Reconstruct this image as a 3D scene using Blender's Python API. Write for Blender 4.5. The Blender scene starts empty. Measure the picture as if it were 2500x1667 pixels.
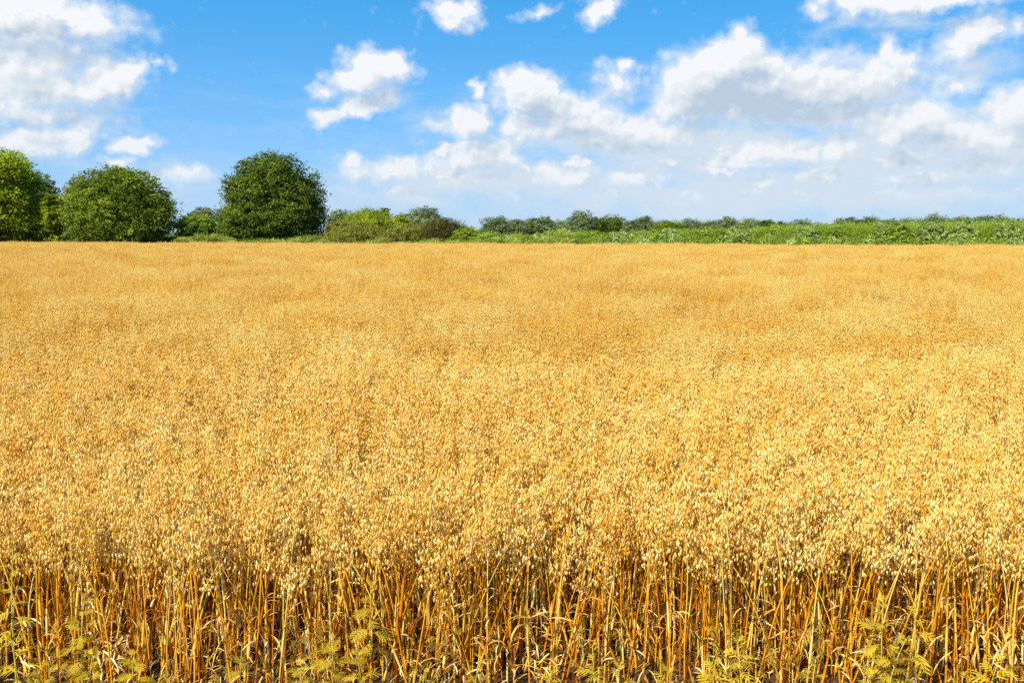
import bpy, math, random
import numpy as np
from mathutils import Vector, Matrix

# ------------------------------------------------------------------ camera, sky, sun, exposure
SC = bpy.context.scene
COL = SC.collection
F_PX, CX, CY, HOR = 2200.0, 1250.0, 833.5, 565.0
CAM_Z = 2.2
PITCH = math.atan((CY - HOR) / F_PX)
cam_d = bpy.data.cameras.new('camera')
cam_d.sensor_width = 36.0
cam_d.lens = F_PX / 2500 * 36
cam_d.clip_start, cam_d.clip_end = 0.05, 9000
cam = bpy.data.objects.new('camera', cam_d)
COL.objects.link(cam)
cam.location = (0, 0, CAM_Z)
cam.rotation_euler = (math.pi / 2 - PITCH, 0, 0)
SC.camera = cam

SUN_EL, SUN_ROT = math.radians(43), math.radians(180 + 36)    # behind the camera, to its left
sd = Vector((math.sin(SUN_ROT) * math.cos(SUN_EL), math.cos(SUN_ROT) * math.cos(SUN_EL), math.sin(SUN_EL)))
sun_d = bpy.data.lights.new('sun', 'SUN')
sun_d.energy = 4.8
sun_d.angle = math.radians(0.6)
sun_d.color = (1.0, 0.935, 0.82)
sun = bpy.data.objects.new('sun', sun_d)
COL.objects.link(sun)
sun.rotation_euler = sd.to_track_quat('Z', 'Y').to_euler()
sun.location = (0, 0, 60)

SC.view_settings.view_transform = 'Standard'
SC.view_settings.look = 'None'
SC.view_settings.gamma = 1.0
SC.view_settings.exposure = 0.72
SC.view_settings.use_curve_mapping = False
SC.cycles.use_denoising = False
SC.cycles.max_bounces = 5
SC.cycles.diffuse_bounces = 3
SC.cycles.transmission_bounces = 4
SC.cycles.transparent_max_bounces = 6
SC.cycles.caustics_reflective = False
SC.cycles.caustics_refractive = False


def pix_dir(px, py):
    a, b = (px - CX) / F_PX, (CY - py) / F_PX
    return Vector((a, math.cos(PITCH) + b * math.sin(PITCH), -math.sin(PITCH) + b * math.cos(PITCH)))


def at(px, py, Y):
    d = pix_dir(px, py)
    return Vector((0, 0, CAM_Z)) + d * (Y / d.y)


class NT:
    """tiny helper for wiring node trees"""
    def __init__(s, tree):
        s.t = tree

    def n(s, kind, **kw):
        nd = s.t.nodes.new(kind)
        for k, v in kw.items():
            setattr(nd, k, v)
        return nd

    def put(s, sock, v):
        if isinstance(v, bpy.types.NodeSocket):
            s.t.links.new(v, sock)
        else:
            sock.default_value = v

    def m(s, op, a, b=0.0, c=0.0, clamp=False):
        nd = s.n('ShaderNodeMath', operation=op, use_clamp=clamp)
        s.put(nd.inputs[0], a)
        s.put(nd.inputs[1], b)
        if op in ('MULTIPLY_ADD', 'SMOOTH_MAX', 'SMOOTH_MIN'):
            s.put(nd.inputs[2], c)
        return nd.outputs[0]

    def v(s, op, a, b=(0, 0, 0), c=None):
        nd = s.n('ShaderNodeVectorMath', operation=op)
        s.put(nd.inputs[0], a)
        if op == 'SCALE':
            s.put(nd.inputs[3], b)
        else:
            s.put(nd.inputs[1], b)
            if c is not None:
                s.put(nd.inputs[2], c)
        return nd.outputs['Value'] if op in ('LENGTH', 'DOT_PRODUCT') else nd.outputs[0]

    def noise(s, vec, scale, detail=4.0, rough=0.5, out='Fac', dist=0.0):
        nd = s.n('ShaderNodeTexNoise')
        s.put(nd.inputs['Vector'], vec)
        nd.inputs['Scale'].default_value = scale
        nd.inputs['Detail'].default_value = detail
        nd.inputs['Roughness'].default_value = rough
        nd.inputs['Distortion'].default_value = dist
        return nd.outputs[out]

    def mix(s, f, a, b, mode='MIX'):
        nd = s.n('ShaderNodeMix', data_type='RGBA', blend_type=mode)
        s.put(nd.inputs[0], f)
        s.put(nd.inputs[6], a)
        s.put(nd.inputs[7], b)
        return nd.outputs[2]

    def ss(s, x, lo, hi, a=0.0, b=1.0):
        nd = s.n('ShaderNodeMapRange', interpolation_type='SMOOTHSTEP')
        s.put(nd.inputs[0], x)
        for i, q in enumerate((lo, hi, a, b)):
            s.put(nd.inputs[i + 1], q)
        return nd.outputs[0]

    def ramp(s, f, stops):
        nd = s.n('ShaderNodeValToRGB')
        cr = nd.color_ramp
        while len(cr.elements) < len(stops):
            cr.elements.new(0.5)
        for e, (p, c) in zip(cr.elements, stops):
            e.position = p
            e.color = (*c, 1)
        s.put(nd.inputs[0], f)
        return nd.outputs[0]


# ---- world: sky plus a layer of cumulus in the direction space of the sky
world = bpy.data.worlds.new('World')
SC.world = world
world.use_nodes = True
world.node_tree.nodes.clear()
W = NT(world.node_tree)

# clouds: (centre px, centre py, half width, half height, slope, weight) as seen towards the north horizon
BLOBS = [
    # big cumulus
    (1808, 128, 56, 58, 0, 1.0), (1760, 165, 90, 70, 0, 1.0), (1700, 205, 110, 80, 0, 1.0), (1680, 255, 90, 60, 0, .95),
    (1850, 205, 130, 75, 0, .95), (1950, 215, 150, 70, 0, .85), (2060, 200, 130, 70, 0, .75), (2140, 185, 100, 65, 0, .72),
    (2165, 125, 38, 40, 0, .7), (2030, 270, 150, 45, 0, .7), (1840, 265, 170, 42, 0, .8), (2205, 150, 45, 45, 0, .62),
    # top edge right
    (2130, 5, 150, 38, 0, .85), (2290, 0, 160, 30, 0, .8), (2380, 85, 85, 42, .35, .8), (2450, 70, 50, 30, .2, .62), (2330, 125, 70, 26, .2, .6), (2340, 205, 80, 36, .4, .55),
    # right bank
    (2230, 285, 90, 48, 0, .95), (2180, 320, 65, 36, 0, .85), (2330, 330, 140, 42, 0, .72), (2470, 265, 70, 42, 0, .82), (2470, 330, 90, 45, 0, .7),
    (2240, 430, 95, 20, .1, .75), (2420, 395, 100, 24, .1, .62),
    # middle row
    (1290, 215, 85, 48, 0, 1.0), (1285, 245, 95, 34, 0, .9), (1370, 268, 105, 46, 0, .9), (1270, 310, 60, 44, 0, .75), (1400, 312, 100, 36, 0, .75),
    (1145, 300, 68, 44, 0, .9), (1160, 228, 20, 26, .3, .7), (1060, 308, 34, 22, 0, .55),
    (1480, 300, 75, 46, 0, .85), (1550, 318, 100, 46, 0, .85), (1640, 330, 90, 40, 0, .7), (1500, 350, 130, 28, 0, .7), (1740, 330, 60, 30, 0, .55),
    (1505, 190, 34, 58, .9, .68), (1530, 155, 34, 18, 0, .68), (1460, 240, 60, 24, .5, .52),
    (1810, 385, 110, 26, .22, .8), (1900, 360, 70, 26, .2, .75), (2030, 360, 70, 34, 0, .85), (1950, 385, 110, 24, 0, .65), (1820, 408, 120, 16, 0, .55),
    # left middle pair
    (920, 160, 85, 44, -.05, 1.0), (880, 185, 80, 34, 0, .9), (975, 165, 65, 32, -.1, .72), (790, 215, 50, 16, 0, .5),
    (890, 255, 70, 30, .3, .92), (815, 283, 62, 26, 0, .85), (930, 245, 38, 30, 0, .7),
    # low centre row
    (1180, 370, 95, 36, .1, .9), (1225, 390, 60, 40, 0, .75), (1130, 400, 90, 30, 0, .7), (970, 412, 80, 26, .1, .8), (850, 400, 30, 30, 0, .65),
    (1040, 405, 60, 26, 0, .6), (1345, 425, 40, 34, 0, .8), (1400, 440, 70, 24, 0, .7), (1530, 430, 80, 22, .1, .68), (1150, 440, 120, 18, .1, .55),
    (1980, 490, 28, 22, 0, .6), (1665, 470, 16, 14, 0, .6), (880, 430, 46, 22, 0, .55),
    # top middle
    (1105, 25, 75, 40, 0, .75), (1090, 50, 40, 26, 0, .62), (1470, 20, 55, 34, .3, .7), (1310, 40, 60, 16, .2, .47),
    # left bank
    (245, 205, 85, 50, .45, 1.0), (310, 180, 50, 34, .6, .85), (130, 230, 70, 34, 0, .9), (50, 150, 120, 70, 0, .66), (165, 140, 70, 44, 0, .62),
    (60, 60, 190, 44, 0, .8), (200, 55, 130, 24, -.05, .72), (50, 12, 220, 34, 0, .85), (90, 290, 190, 34, -.05, .6), (20, 230, 120, 60, 0, .65),
    (60, 355, 100, 34, .1, .88), (180, 355, 65, 34, .5, .85), (325, 352, 58, 20, .3, .85), (280, 400, 38, 16, .2, .7), (440, 420, 70, 26, 0, .62), (480, 408, 30, 20, .5, .6),
    (385, 145, 34, 16, 0, .5),
]


def sky_ang(px, py):
    d = pix_dir(px, py).normalized()
    return math.atan2(d.x, d.y), math.asin(d.z)


def blob(N, vec, px, py, rx, ry, sl, wt, k):
    """soft ellipse in sky angles: wt at its centre, 0 at its rim"""
    az, el = sky_ang(px, py)
    ix, iy = F_PX / (rx * k), F_PX / (ry * k)
    if sl:
        mp = N.n('ShaderNodeMapping', vector_type='TEXTURE')
        N.put(mp.inputs[0], vec)
        mp.inputs[1].default_value = (az, el, 0)
        mp.inputs[2].default_value = (0, 0, math.atan(sl))
        mp.inputs[3].default_value = (1 / ix, 1 / iy, 1)
        q = mp.outputs[0]
    else:
        q = N.v('MULTIPLY_ADD', vec, (ix, iy, 0), (-az * ix, -el * iy, 0))
    return N.m('MULTIPLY_ADD', N.v('LENGTH', q), -wt, wt)


def cloud_group():
    g = bpy.data.node_groups.new('cloud_field', 'ShaderNodeTree')
    g.interface.new_socket('P', in_out='INPUT', socket_type='NodeSocketVector')
    g.interface.new_socket('D', in_out='OUTPUT', socket_type='NodeSocketFloat')
    G = NT(g)
    gi, go = G.n('NodeGroupInput'), G.n('NodeGroupOutput')
    P = gi.outputs[0]
    w1 = G.v('SUBTRACT', G.noise(P, 15, 2, .55, 'Color'), (.5, .5, .5))
    w2 = G.v('SUBTRACT', G.noise(P, 55, 3, .62, 'Color'), (.5, .5, .5))
    Pw = G.v('ADD', G.v('MULTIPLY_ADD', w1, (.035, .026, 0), P), G.v('MULTIPLY', w2, (.022, .020, 0)))
    acc = None
    Pk = Pw
    for i_, b_ in enumerate(BLOBS):
        if i_ and i_ % 18 == 0:          # keeps the shader's working memory small
            Pk = G.v('ADD', Pw, G.m('MULTIPLY', acc, 1e-7))
        val = blob(G, Pk, *b_, 1.45)
        acc = G.m('MAXIMUM', val, 0.0) if acc is None else G.m('SMOOTH_MAX', acc, val, .10)
    # the sky outside the photograph: the same cumulus carried on by plain noise
    sep = G.n('ShaderNodeSeparateXYZ')
    G.put(sep.inputs[0], P)
    rim = G.m('MAXIMUM', G.ss(sep.outputs[1], .27, .36), G.ss(G.m('ABSOLUTE', sep.outputs[0]), .56, .66))
    rim = G.m('MULTIPLY', rim, G.ss(sep.outputs[1], .0, .06))
    nb = G.noise(G.v('MULTIPLY', Pw, (1, 1.7, 1)), 5.5, 3, .5)
    acc = G.m('MAXIMUM', acc, G.m('MULTIPLY', G.ss(nb, .48, .74), rim))
    # low rows of small heaps towards the horizon
    nb2 = G.noise(G.v('MULTIPLY', Pw, (1, 2.1, 1)), 21, 2, .5)
    rows = G.m('MULTIPLY', G.ss(sep.outputs[1], .020, .045), G.ss(sep.outputs[1], .135, .085))
    rows = G.m('MULTIPLY', rows, G.ss(sep.outputs[0], -.26, -.08))
    acc = G.m('MAXIMUM', acc, G.m('MULTIPLY', G.m('MULTIPLY', G.ss(nb2, .46, .70), rows), .66))
    g.links.new(acc, go.inputs[0])
    return g


def detail_group():
    g = bpy.data.node_groups.new('cloud_detail', 'ShaderNodeTree')
    g.interface.new_socket('P', in_out='INPUT', socket_type='NodeSocketVector')
    g.interface.new_socket('D', in_out='OUTPUT', socket_type='NodeSocketFloat')
    G = NT(g)
    gi, go = G.n('NodeGroupInput'), G.n('NodeGroupOutput')
    P = gi.outputs[0]
    fb = G.noise(P, 42, 7, .58)
    vo = G.n('ShaderNodeTexVoronoi', feature='SMOOTH_F1')
    G.put(vo.inputs['Vector'], P)
    vo.inputs['Scale'].default_value = 58
    vo.inputs['Smoothness'].default_value = .4
    vo.inputs['Detail'].default_value = 1.0
    D = G.m('MULTIPLY', G.m('SUBTRACT', fb, .5), .50)
    D = G.m('ADD', D, G.m('MULTIPLY', G.m('SUBTRACT', .42, vo.outputs['Distance']), .24))
    g.links.new(D, go.inputs[0])
    return g


tc = W.n('ShaderNodeTexCoord')
DIR = tc.outputs['Generated']
sp = W.n('ShaderNodeSeparateXYZ')
W.put(sp.inputs[0], DIR)
AZ = W.m('ARCTAN2', sp.outputs[0], sp.outputs[1])
EL = W.m('ARCSINE', sp.outputs[2])
cb = W.n('ShaderNodeCombineXYZ')
W.put(cb.inputs[0], AZ)
W.put(cb.inputs[1], EL)
P = cb.outputs[0]
sky = W.n('ShaderNodeTexSky', sky_type='NISHITA', sun_disc=False)
sky.sun_elevation, sky.sun_rotation = SUN_EL, SUN_ROT
sky.air_density, sky.dust_density, sky.ozone_density, sky.altitude = 1.0, 0.3, 3.0, 100
lift = W.n('ShaderNodeCombineXYZ')
W.put(lift.inputs[0], sp.outputs[0])
W.put(lift.inputs[1], sp.outputs[1])
W.put(lift.inputs[2], W.m('MULTIPLY_ADD', sp.outputs[2], 1.6, .30))
W.put(sky.inputs[0], W.v('NORMALIZE', lift.outputs[0]))
hsv = W.n('ShaderNodeHueSaturation')
hsv.inputs['Hue'].default_value = 0.486
hsv.inputs['Saturation'].default_value = 1.80
hsv.inputs['Value'].default_value = 1.92
W.put(hsv.inputs['Color'], sky.outputs[0])
# pale damp air low over the horizon
haze_f = W.m('POWER', 2.718, W.m('MULTIPLY', W.m('MAXIMUM', EL, 0.0), -8.5))
S = 10.0 / 2 ** .72
col = W.mix(W.m('MULTIPLY', haze_f, 1.0, clamp=True), hsv.outputs[0], (.56 * S, .70 * S, .83 * S, 1))

grp, dgr = cloud_group(), detail_group()


def run(tree, pv):
    nd = W.n('ShaderNodeGroup')
    nd.node_tree = tree
    W.put(nd.inputs[0], pv)
    return nd.outputs[0]


A0 = run(grp, P)
A2 = run(grp, W.v('ADD', W.v('ADD', P, (-.014, .024, 0)), W.m('MULTIPLY', A0, 1e-7)))
N0 = run(dgr, P)
N1 = run(dgr, W.v('ADD', P, (-.0045, .0065, 0)))
D0 = W.m('ADD', A0, N0)
# far thin banks of cloud near the horizon, stronger to the right
st = W.noise(W.v('MULTIPLY', P, (1.0, 3.6, 1.0)), 13, 6, .55, dist=.3)
st_m = W.m('MULTIPLY', W.ss(EL, .015, .05), W.ss(EL, .19, .09))
st_m = W.m('MULTIPLY', st_m, W.ss(AZ, -.35, .15, .25, 1.0))
veil = W.m('MULTIPLY', W.ss(st, .42, .66), st_m)
col = W.mix(W.m('MULTIPLY', veil, .50), col, (.66 * S, .74 * S, .86 * S, 1))


def soft_blobs(lst, vec):
    acc_ = None
    for (px, py, rx, ry, wt) in lst:
        v_ = blob(W, vec, px, py, rx, ry, 0, wt, 1.4)
        acc_ = v_ if acc_ is None else W.m('MAXIMUM', acc_, v_)
    return acc_


PW = W.v('ADD', P, W.v('MULTIPLY', W.v('SUBTRACT', W.noise(P, 14, 7, .62, 'Color'), (.5, .5, .5)), (.12, .07, 0)))
# thin veils that lie round and between the heaps
v2 = soft_blobs([(1950, 235, 330, 90, 1), (2250, 370, 420, 110, 1), (1750, 380, 420, 80, .9), (1450, 330, 300, 70, .8), (1200, 440, 500, 55, .8), (1900, 470, 900, 75, .85), (1000, 480, 300, 40, .6),
                 (2380, 150, 160, 70, .6), (60, 190, 230, 130, .9), (60, 40, 250, 50, .7), (900, 220, 170, 80, .45), (2150, 60, 260, 40, .5),
                 (420, 430, 260, 50, .5), (1510, 210, 80, 70, .5), (1100, 330, 150, 70, .5)], PW)
v2 = W.m('ADD', v2, W.m('MULTIPLY', W.m('SUBTRACT', W.noise(W.v('MULTIPLY', P, (1, 2.2, 1)), 24, 7, .6), .5), .75))
v2 = W.ss(v2, .12, .72)
col = W.mix(W.m('MULTIPLY', v2, .90), col, (.67 * S, .77 * S, .87 * S, 1))
shade = soft_blobs([(1870, 258, 210, 42, .9), (2050, 250, 170, 60, .55), (1960, 200, 110, 40, .35), (1420, 350, 170, 22, .6), (1650, 372, 140, 22, .5), (2330, 385, 200, 26, .6),
                    (150, 262, 130, 16, .6), (200, 150, 70, 50, .4), (1960, 412, 180, 18, .4), (1150, 420, 110, 20, .4)], PW)
alpha = W.m('MAXIMUM', W.ss(D0, .23, .44), W.m('MULTIPLY', W.ss(D0, .0, .44), .72))
lit = W.m('SUBTRACT', .90, W.ss(A2, .18, .85, 0.0, .68))
lit = W.m('MULTIPLY_ADD', W.m('SUBTRACT', N0, N1), 1.9, W.m('MULTIPLY_ADD', W.m('SUBTRACT', A0, A2), .5, lit))
lit = W.m('SUBTRACT', lit, W.m('MULTIPLY', W.m('MAXIMUM', shade, 0.0), .55), clamp=True)
ccol = W.ramp(lit, [(0.0, (.46, .58, .73)), (.35, (.65, .73, .82)), (.68, (.82, .86, .90)), (.98, (.98, .98, 1.0))])
ccol = W.v('SCALE', ccol, S)
# clouds pale into the air towards the horizon
ccol = W.mix(W.m('MULTIPLY', haze_f, .55), ccol, (.63 * S, .74 * S, .84 * S, 1))
soft = W.m('MULTIPLY', alpha, W.ss(EL, .008, .06, .0, .97))
col = W.mix(soft, col, ccol)
bg = W.n('ShaderNodeBackground')
bg.inputs['Strength'].default_value = 0.10
W.put(bg.inputs[0], col)
wo = W.n('ShaderNodeOutputWorld')
W.put(wo.inputs[0], bg.outputs[0])
world.cycles.sampling_method = 'MANUAL'
world.cycles.sample_map_resolution = 512

# ------------------------------------------------------------------ mesh and object helpers
rng = np.random.default_rng(7)
random.seed(7)


class Acc:
    """collects verts, faces (3 or 4 corners) and a per-vertex tint"""
    def __init__(s):
        s.v, s.f3, s.f4, s.t, s.n = [], [], [], [], 0

    def add(s, v, f3=None, f4=None, t=0.5):
        v = np.asarray(v, float).reshape(-1, 3)
        s.v.append(v)
        if f3 is not None and len(f3):
            s.f3.append(np.asarray(f3, int) + s.n)
        if f4 is not None and len(f4):
            s.f4.append(np.asarray(f4, int) + s.n)
        s.t.append(np.broadcast_to(np.asarray(t, float), (len(v),)).copy())
        s.n += len(v)

    def merge(s, o, M=np.eye(3), off=(0, 0, 0), dt=0.0):
        if not o.n:
            return
        V, f3, f4, T = o.arrays()
        s.add(V @ np.asarray(M).T + np.asarray(off), f3, f4, T + dt)

    def arrays(s):
        z3, z4 = np.zeros((0, 3), int), np.zeros((0, 4), int)
        return (np.concatenate(s.v), np.concatenate(s.f3) if s.f3 else z3,
                np.concatenate(s.f4) if s.f4 else z4, np.concatenate(s.t))

    def mesh(s, name, mat, smooth=True):
        V, f3, f4, T = s.arrays()
        me = bpy.data.meshes.new(name)
        me.vertices.add(len(V))
        me.vertices.foreach_set('co', V.astype(np.float32).ravel())
        me.loops.add(f3.size + f4.size)
        me.loops.foreach_set('vertex_index', np.concatenate([f3.ravel(), f4.ravel()]).astype(np.int32))
        me.polygons.add(len(f3) + len(f4))
        st = np.concatenate([np.arange(len(f3)) * 3, f3.size + np.arange(len(f4)) * 4])
        me.polygons.foreach_set('loop_start', st.astype(np.int32))
        me.polygons.foreach_set('use_smooth', np.full(len(f3) + len(f4), smooth))
        a = me.attributes.new('tint', 'FLOAT', 'POINT')
        a.data.foreach_set('value', T.astype(np.float32))
        me.update(calc_edges=True)
        me.materials.append(mat)
        return me


def link(name, data, parent=None, loc=None, label=None, cat=None, group=None, kind=None, rot=None, scale=None):
    o = bpy.data.objects.new(name, data)
    COL.objects.link(o)
    if parent:
        o.parent = parent
    if loc is not None:
        o.location = loc
    if rot is not None:
        o.rotation_euler = rot
    if scale is not None:
        o.scale = scale
    for k, v in (('label', label), ('category', cat), ('group', group), ('kind', kind)):
        if v:
            o[k] = v
    return o


def ribbon(acc, pts, wid, t, side=None):
    """flat strip along pts (k,3), widths (k,)"""
    pts = np.asarray(pts, float)
    k = len(pts)
    tan = np.gradient(pts, axis=0)
    if side is None:
        side = np.cross(tan, (0, 0, 1.0))
        side += 1e-6
    else:
        side = np.broadcast_to(side, pts.shape)
    side = side / (np.linalg.norm(side, axis=1, keepdims=True) + 1e-9)
    w = np.asarray(wid, float).reshape(-1, 1) * .5
    V = np.concatenate([pts - side * w, pts + side * w])
    i = np.arange(k - 1)
    acc.add(V, f4=np.stack([i, i + 1, i + 1 + k, i + k], 1), t=np.concatenate([np.broadcast_to(t, (k,))] * 2))


def tube(acc, pts, rad, n=4, t=0.5, cap=False):
    pts = np.asarray(pts, float)
    k = len(pts)
    rad = np.broadcast_to(rad, (k,))
    tan = np.gradient(pts, axis=0)
    tan /= np.linalg.norm(tan, axis=1, keepdims=True) + 1e-9
    ref = np.array([1.0, 0, 0]) if abs(tan[0, 0]) < .8 else np.array([0, 1.0, 0])
    u = np.cross(tan, ref)
    u /= np.linalg.norm(u, axis=1, keepdims=True) + 1e-9
    w = np.cross(tan, u)
    a = np.arange(n) / n * 2 * np.pi
    V = (pts[:, None] + rad[:, None, None] * (np.cos(a)[None, :, None] * u[:, None] + np.sin(a)[None, :, None] * w[:, None])).reshape(-1, 3)
    f = []
    for i in range(k - 1):
        for j in range(n):
            f.append((i * n + j, i * n + (j + 1) % n, (i + 1) * n + (j + 1) % n, (i + 1) * n + j))
    acc.add(V, f4=f, t=np.repeat(np.broadcast_to(t, (k,)), n))


# ------------------------------------------------------------------ materials
def new_mat(name):
    m = bpy.data.materials.new(name)
    m.use_nodes = True
    m.node_tree.nodes.clear()
    return m, NT(m.node_tree)


def leafy_mat(name, stops, trans=.3, rough=.6, spec=.25, rnd=.18, patch=None, hue=.0, tcol=None):
    """thin plant matter: base colour from the tint attribute, some light let through"""
    m, N = new_mat(name)
    at_ = N.n('ShaderNodeAttribute', attribute_name='tint')
    oi = N.n('ShaderNodeObjectInfo')
    geo = N.n('ShaderNodeNewGeometry')
    f = N.m('MULTIPLY_ADD', N.m('SUBTRACT', oi.outputs['Random'], .5), rnd, at_.outputs['Fac'])
    if patch:
        f = N.m('ADD', f, N.m('MULTIPLY', N.m('SUBTRACT', N.noise(geo.outputs['Position'], patch[0], 3, .55), .5), patch[1]))
    c = N.ramp(f, stops)
    if hue:
        hs = N.n('ShaderNodeHueSaturation')
        N.put(hs.inputs['Hue'], N.m('MULTIPLY_ADD', N.m('SUBTRACT', oi.outputs['Random'], .5), hue, .5))
        N.put(hs.inputs['Color'], c)
        c = hs.outputs[0]
    pb = N.n('ShaderNodeBsdfPrincipled')
    N.put(pb.inputs['Base Color'], c)
    pb.inputs['Roughness'].default_value = rough
    pb.inputs['Specular IOR Level'].default_value = spec
    tr = N.n('ShaderNodeBsdfTranslucent')
    N.put(tr.inputs[0], N.mix(1.0, c, (*(tcol or (1, 1, 1)), 1), 'MULTIPLY'))
    mx = N.n('ShaderNodeMixShader')
    mx.inputs[0].default_value = trans
    N.put(mx.inputs[1], pb.outputs[0])
    N.put(mx.inputs[2], tr.outputs[0])
    out = N.n('ShaderNodeOutputMaterial')
    N.put(out.inputs[0], mx.outputs[0])
    return m


def ground_mat(name, stops, scale, bump=.4, rough=.95):
    m, N = new_mat(name)
    geo = N.n('ShaderNodeNewGeometry')
    n1 = N.noise(geo.outputs['Position'], scale, 8, .6)
    n2 = N.noise(geo.outputs['Position'], scale * .09, 4, .5)
    c = N.ramp(N.m('MULTIPLY_ADD', N.m('SUBTRACT', n2, .5), .8, n1), stops)
    pb = N.n('ShaderNodeBsdfPrincipled')
    N.put(pb.inputs['Base Color'], c)
    pb.inputs['Roughness'].default_value = rough
    pb.inputs['Specular IOR Level'].default_value = .1
    bp = N.n('ShaderNodeBump')
    bp.inputs['Strength'].default_value = bump
    bp.inputs['Distance'].default_value = .03
    N.put(bp.inputs['Height'], n1)
    N.put(pb.inputs['Normal'], bp.outputs[0])
    out = N.n('ShaderNodeOutputMaterial')
    N.put(out.inputs[0], pb.outputs[0])
    return m


M_GRAIN = leafy_mat('oat_grain', [(0, (.62, .24, .012)), (.25, (.88, .50, .06)), (.52, (.96, .71, .19)), (1, (.98, .88, .48))],
                    trans=.38, rough=.6, spec=.05, rnd=.22, patch=(.8, .55), tcol=(1, .9, .7))
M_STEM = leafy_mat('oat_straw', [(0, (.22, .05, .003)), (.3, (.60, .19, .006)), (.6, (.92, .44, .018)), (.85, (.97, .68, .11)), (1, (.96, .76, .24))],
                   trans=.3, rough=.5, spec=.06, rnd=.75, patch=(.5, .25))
M_LEAFDRY = leafy_mat('dry_oat_leaf', [(0, (.42, .15, .02)), (.4, (.76, .42, .07)), (.75, (.88, .66, .24)), (1, (.92, .80, .48))], trans=.3, rough=.5, spec=.2, rnd=.3)
M_WEED = leafy_mat('weed_leaf', [(0, (.28, .18, .015)), (.4, (.50, .34, .018)), (.75, (.74, .53, .022)), (1, (.92, .70, .03))], trans=.35, rough=.55, rnd=.2, patch=(2.0, .2))
M_WEEDSTEM = leafy_mat('weed_stem', [(0, (.30, .14, .03)), (1, (.66, .52, .10))], trans=.1, rnd=.2)
M_BARK = leafy_mat('bark', [(0, (.05, .035, .025)), (1, (.16, .12, .085))], trans=0.0, rough=.9, spec=.1, rnd=.1)


def green(name, a, b, c, **kw):
    kw.setdefault('trans', .36)
    kw.setdefault('rnd', .05)
    kw.setdefault('spec', .08)
    return leafy_mat(name, [(0, a), (.5, b), (1, c)], **kw)


G_BRIGHT = green('foliage_yellow_green', (0.109, 0.150, 0.006), (0.238, 0.300, 0.008), (0.463, 0.504, 0.017))
G_MID = green('foliage_mid_green', (0.064, 0.097, 0.007), (0.159, 0.209, 0.013), (0.346, 0.404, 0.028))
G_DARK = green('foliage_deep_green', (0.048, 0.078, 0.007), (0.107, 0.154, 0.013), (0.240, 0.298, 0.025))
G_GREY = green('foliage_hazed_grey_green', (0.090, 0.120, 0.040), (0.179, 0.221, 0.081), (0.335, 0.383, 0.160))  # haze of distance put into the leaf colour of the farther trees
G_LIME = green('foliage_lime', (.12, .15, .008), (.25, .30, .014), (.42, .46, .03))
G_OLIVE = green('foliage_olive', (.12, .11, .020), (.22, .21, .030), (.36, .36, .05))
G_BROWN = green('foliage_red_brown', (.050, .045, .010), (.10, .092, .018), (.19, .19, .03))
G_FRESH = green('foliage_fresh_green', (0.108, 0.165, 0.015), (0.242, 0.331, 0.033), (0.458, 0.546, 0.077))
G_PALE = green('foliage_pale_leaves', (0.130, 0.195, 0.033), (0.286, 0.377, 0.078), (0.520, 0.598, 0.208))
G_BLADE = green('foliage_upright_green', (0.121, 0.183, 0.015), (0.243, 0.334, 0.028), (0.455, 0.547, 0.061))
G_GRASS = green('verge_grass', (0.207, 0.241, 0.023), (0.391, 0.437, 0.057), (0.632, 0.621, 0.161))

# ------------------------------------------------------------------ ground
EDGE_L, EDGE_R = 108.0, 79.0          # field depth at the left and right border of the photo


def edge_y(x):
    """far edge of the oat field: a straight line, farther away on the left"""
    x0, x1 = -.568 * EDGE_L, .568 * EDGE_R
    return EDGE_L + (x - x0) / (x1 - x0) * (EDGE_R - EDGE_L)


M_SOIL = ground_mat('soil', [(.3, (.045, .026, .014)), (.55, (.10, .060, .032)), (.8, (.17, .115, .065))], 14)
M_MEADOW = ground_mat('meadow', [(.3, (.05, .075, .02)), (.55, (.10, .13, .035)), (.8, (.17, .18, .06))], 3)


def sheet(name, pts, mat, z=0.0, n=1):
    a = Acc()
    a.add([(x, y, z) for x, y in pts], f4=[(0, 1, 2, 3)])
    o = link(name, a.mesh(name, mat, False), kind='structure')
    return o


sheet('ground', [(-3500, -60), (3500, -60), (3500, 5000), (-3500, 5000)], M_MEADOW)
xa, xb = -150, 150
sheet('field_soil', [(xa, 2.3), (xb, 2.3), (xb, edge_y(xb) + 1.5), (xa, edge_y(xa) + 1.5)], M_SOIL, .004)
# low bank behind the field
a = Acc()
xs = np.linspace(-160, 160, 161)
prof = [(1.6, -.02), (4, .35), (9, .75), (20, .9), (45, .6), (60, -.05)]
V = [(x, edge_y(x) + dy, z + (.12 * math.sin(x * .31 + dy) if 2 < dy < 50 else 0)) for dy, z in prof for x in xs]
nx = len(xs)
a.add(V, f4=[(i * nx + j, i * nx + j + 1, (i + 1) * nx + j + 1, (i + 1) * nx + j) for i in range(len(prof) - 1) for j in range(nx - 1)])
link('bank', a.mesh('bank', M_MEADOW), kind='structure')


def bank_z(x, y):
    d = y - edge_y(x)
    return float(np.interp(d, [p[0] for p in prof], [p[1] for p in prof], left=0, right=0))


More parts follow.
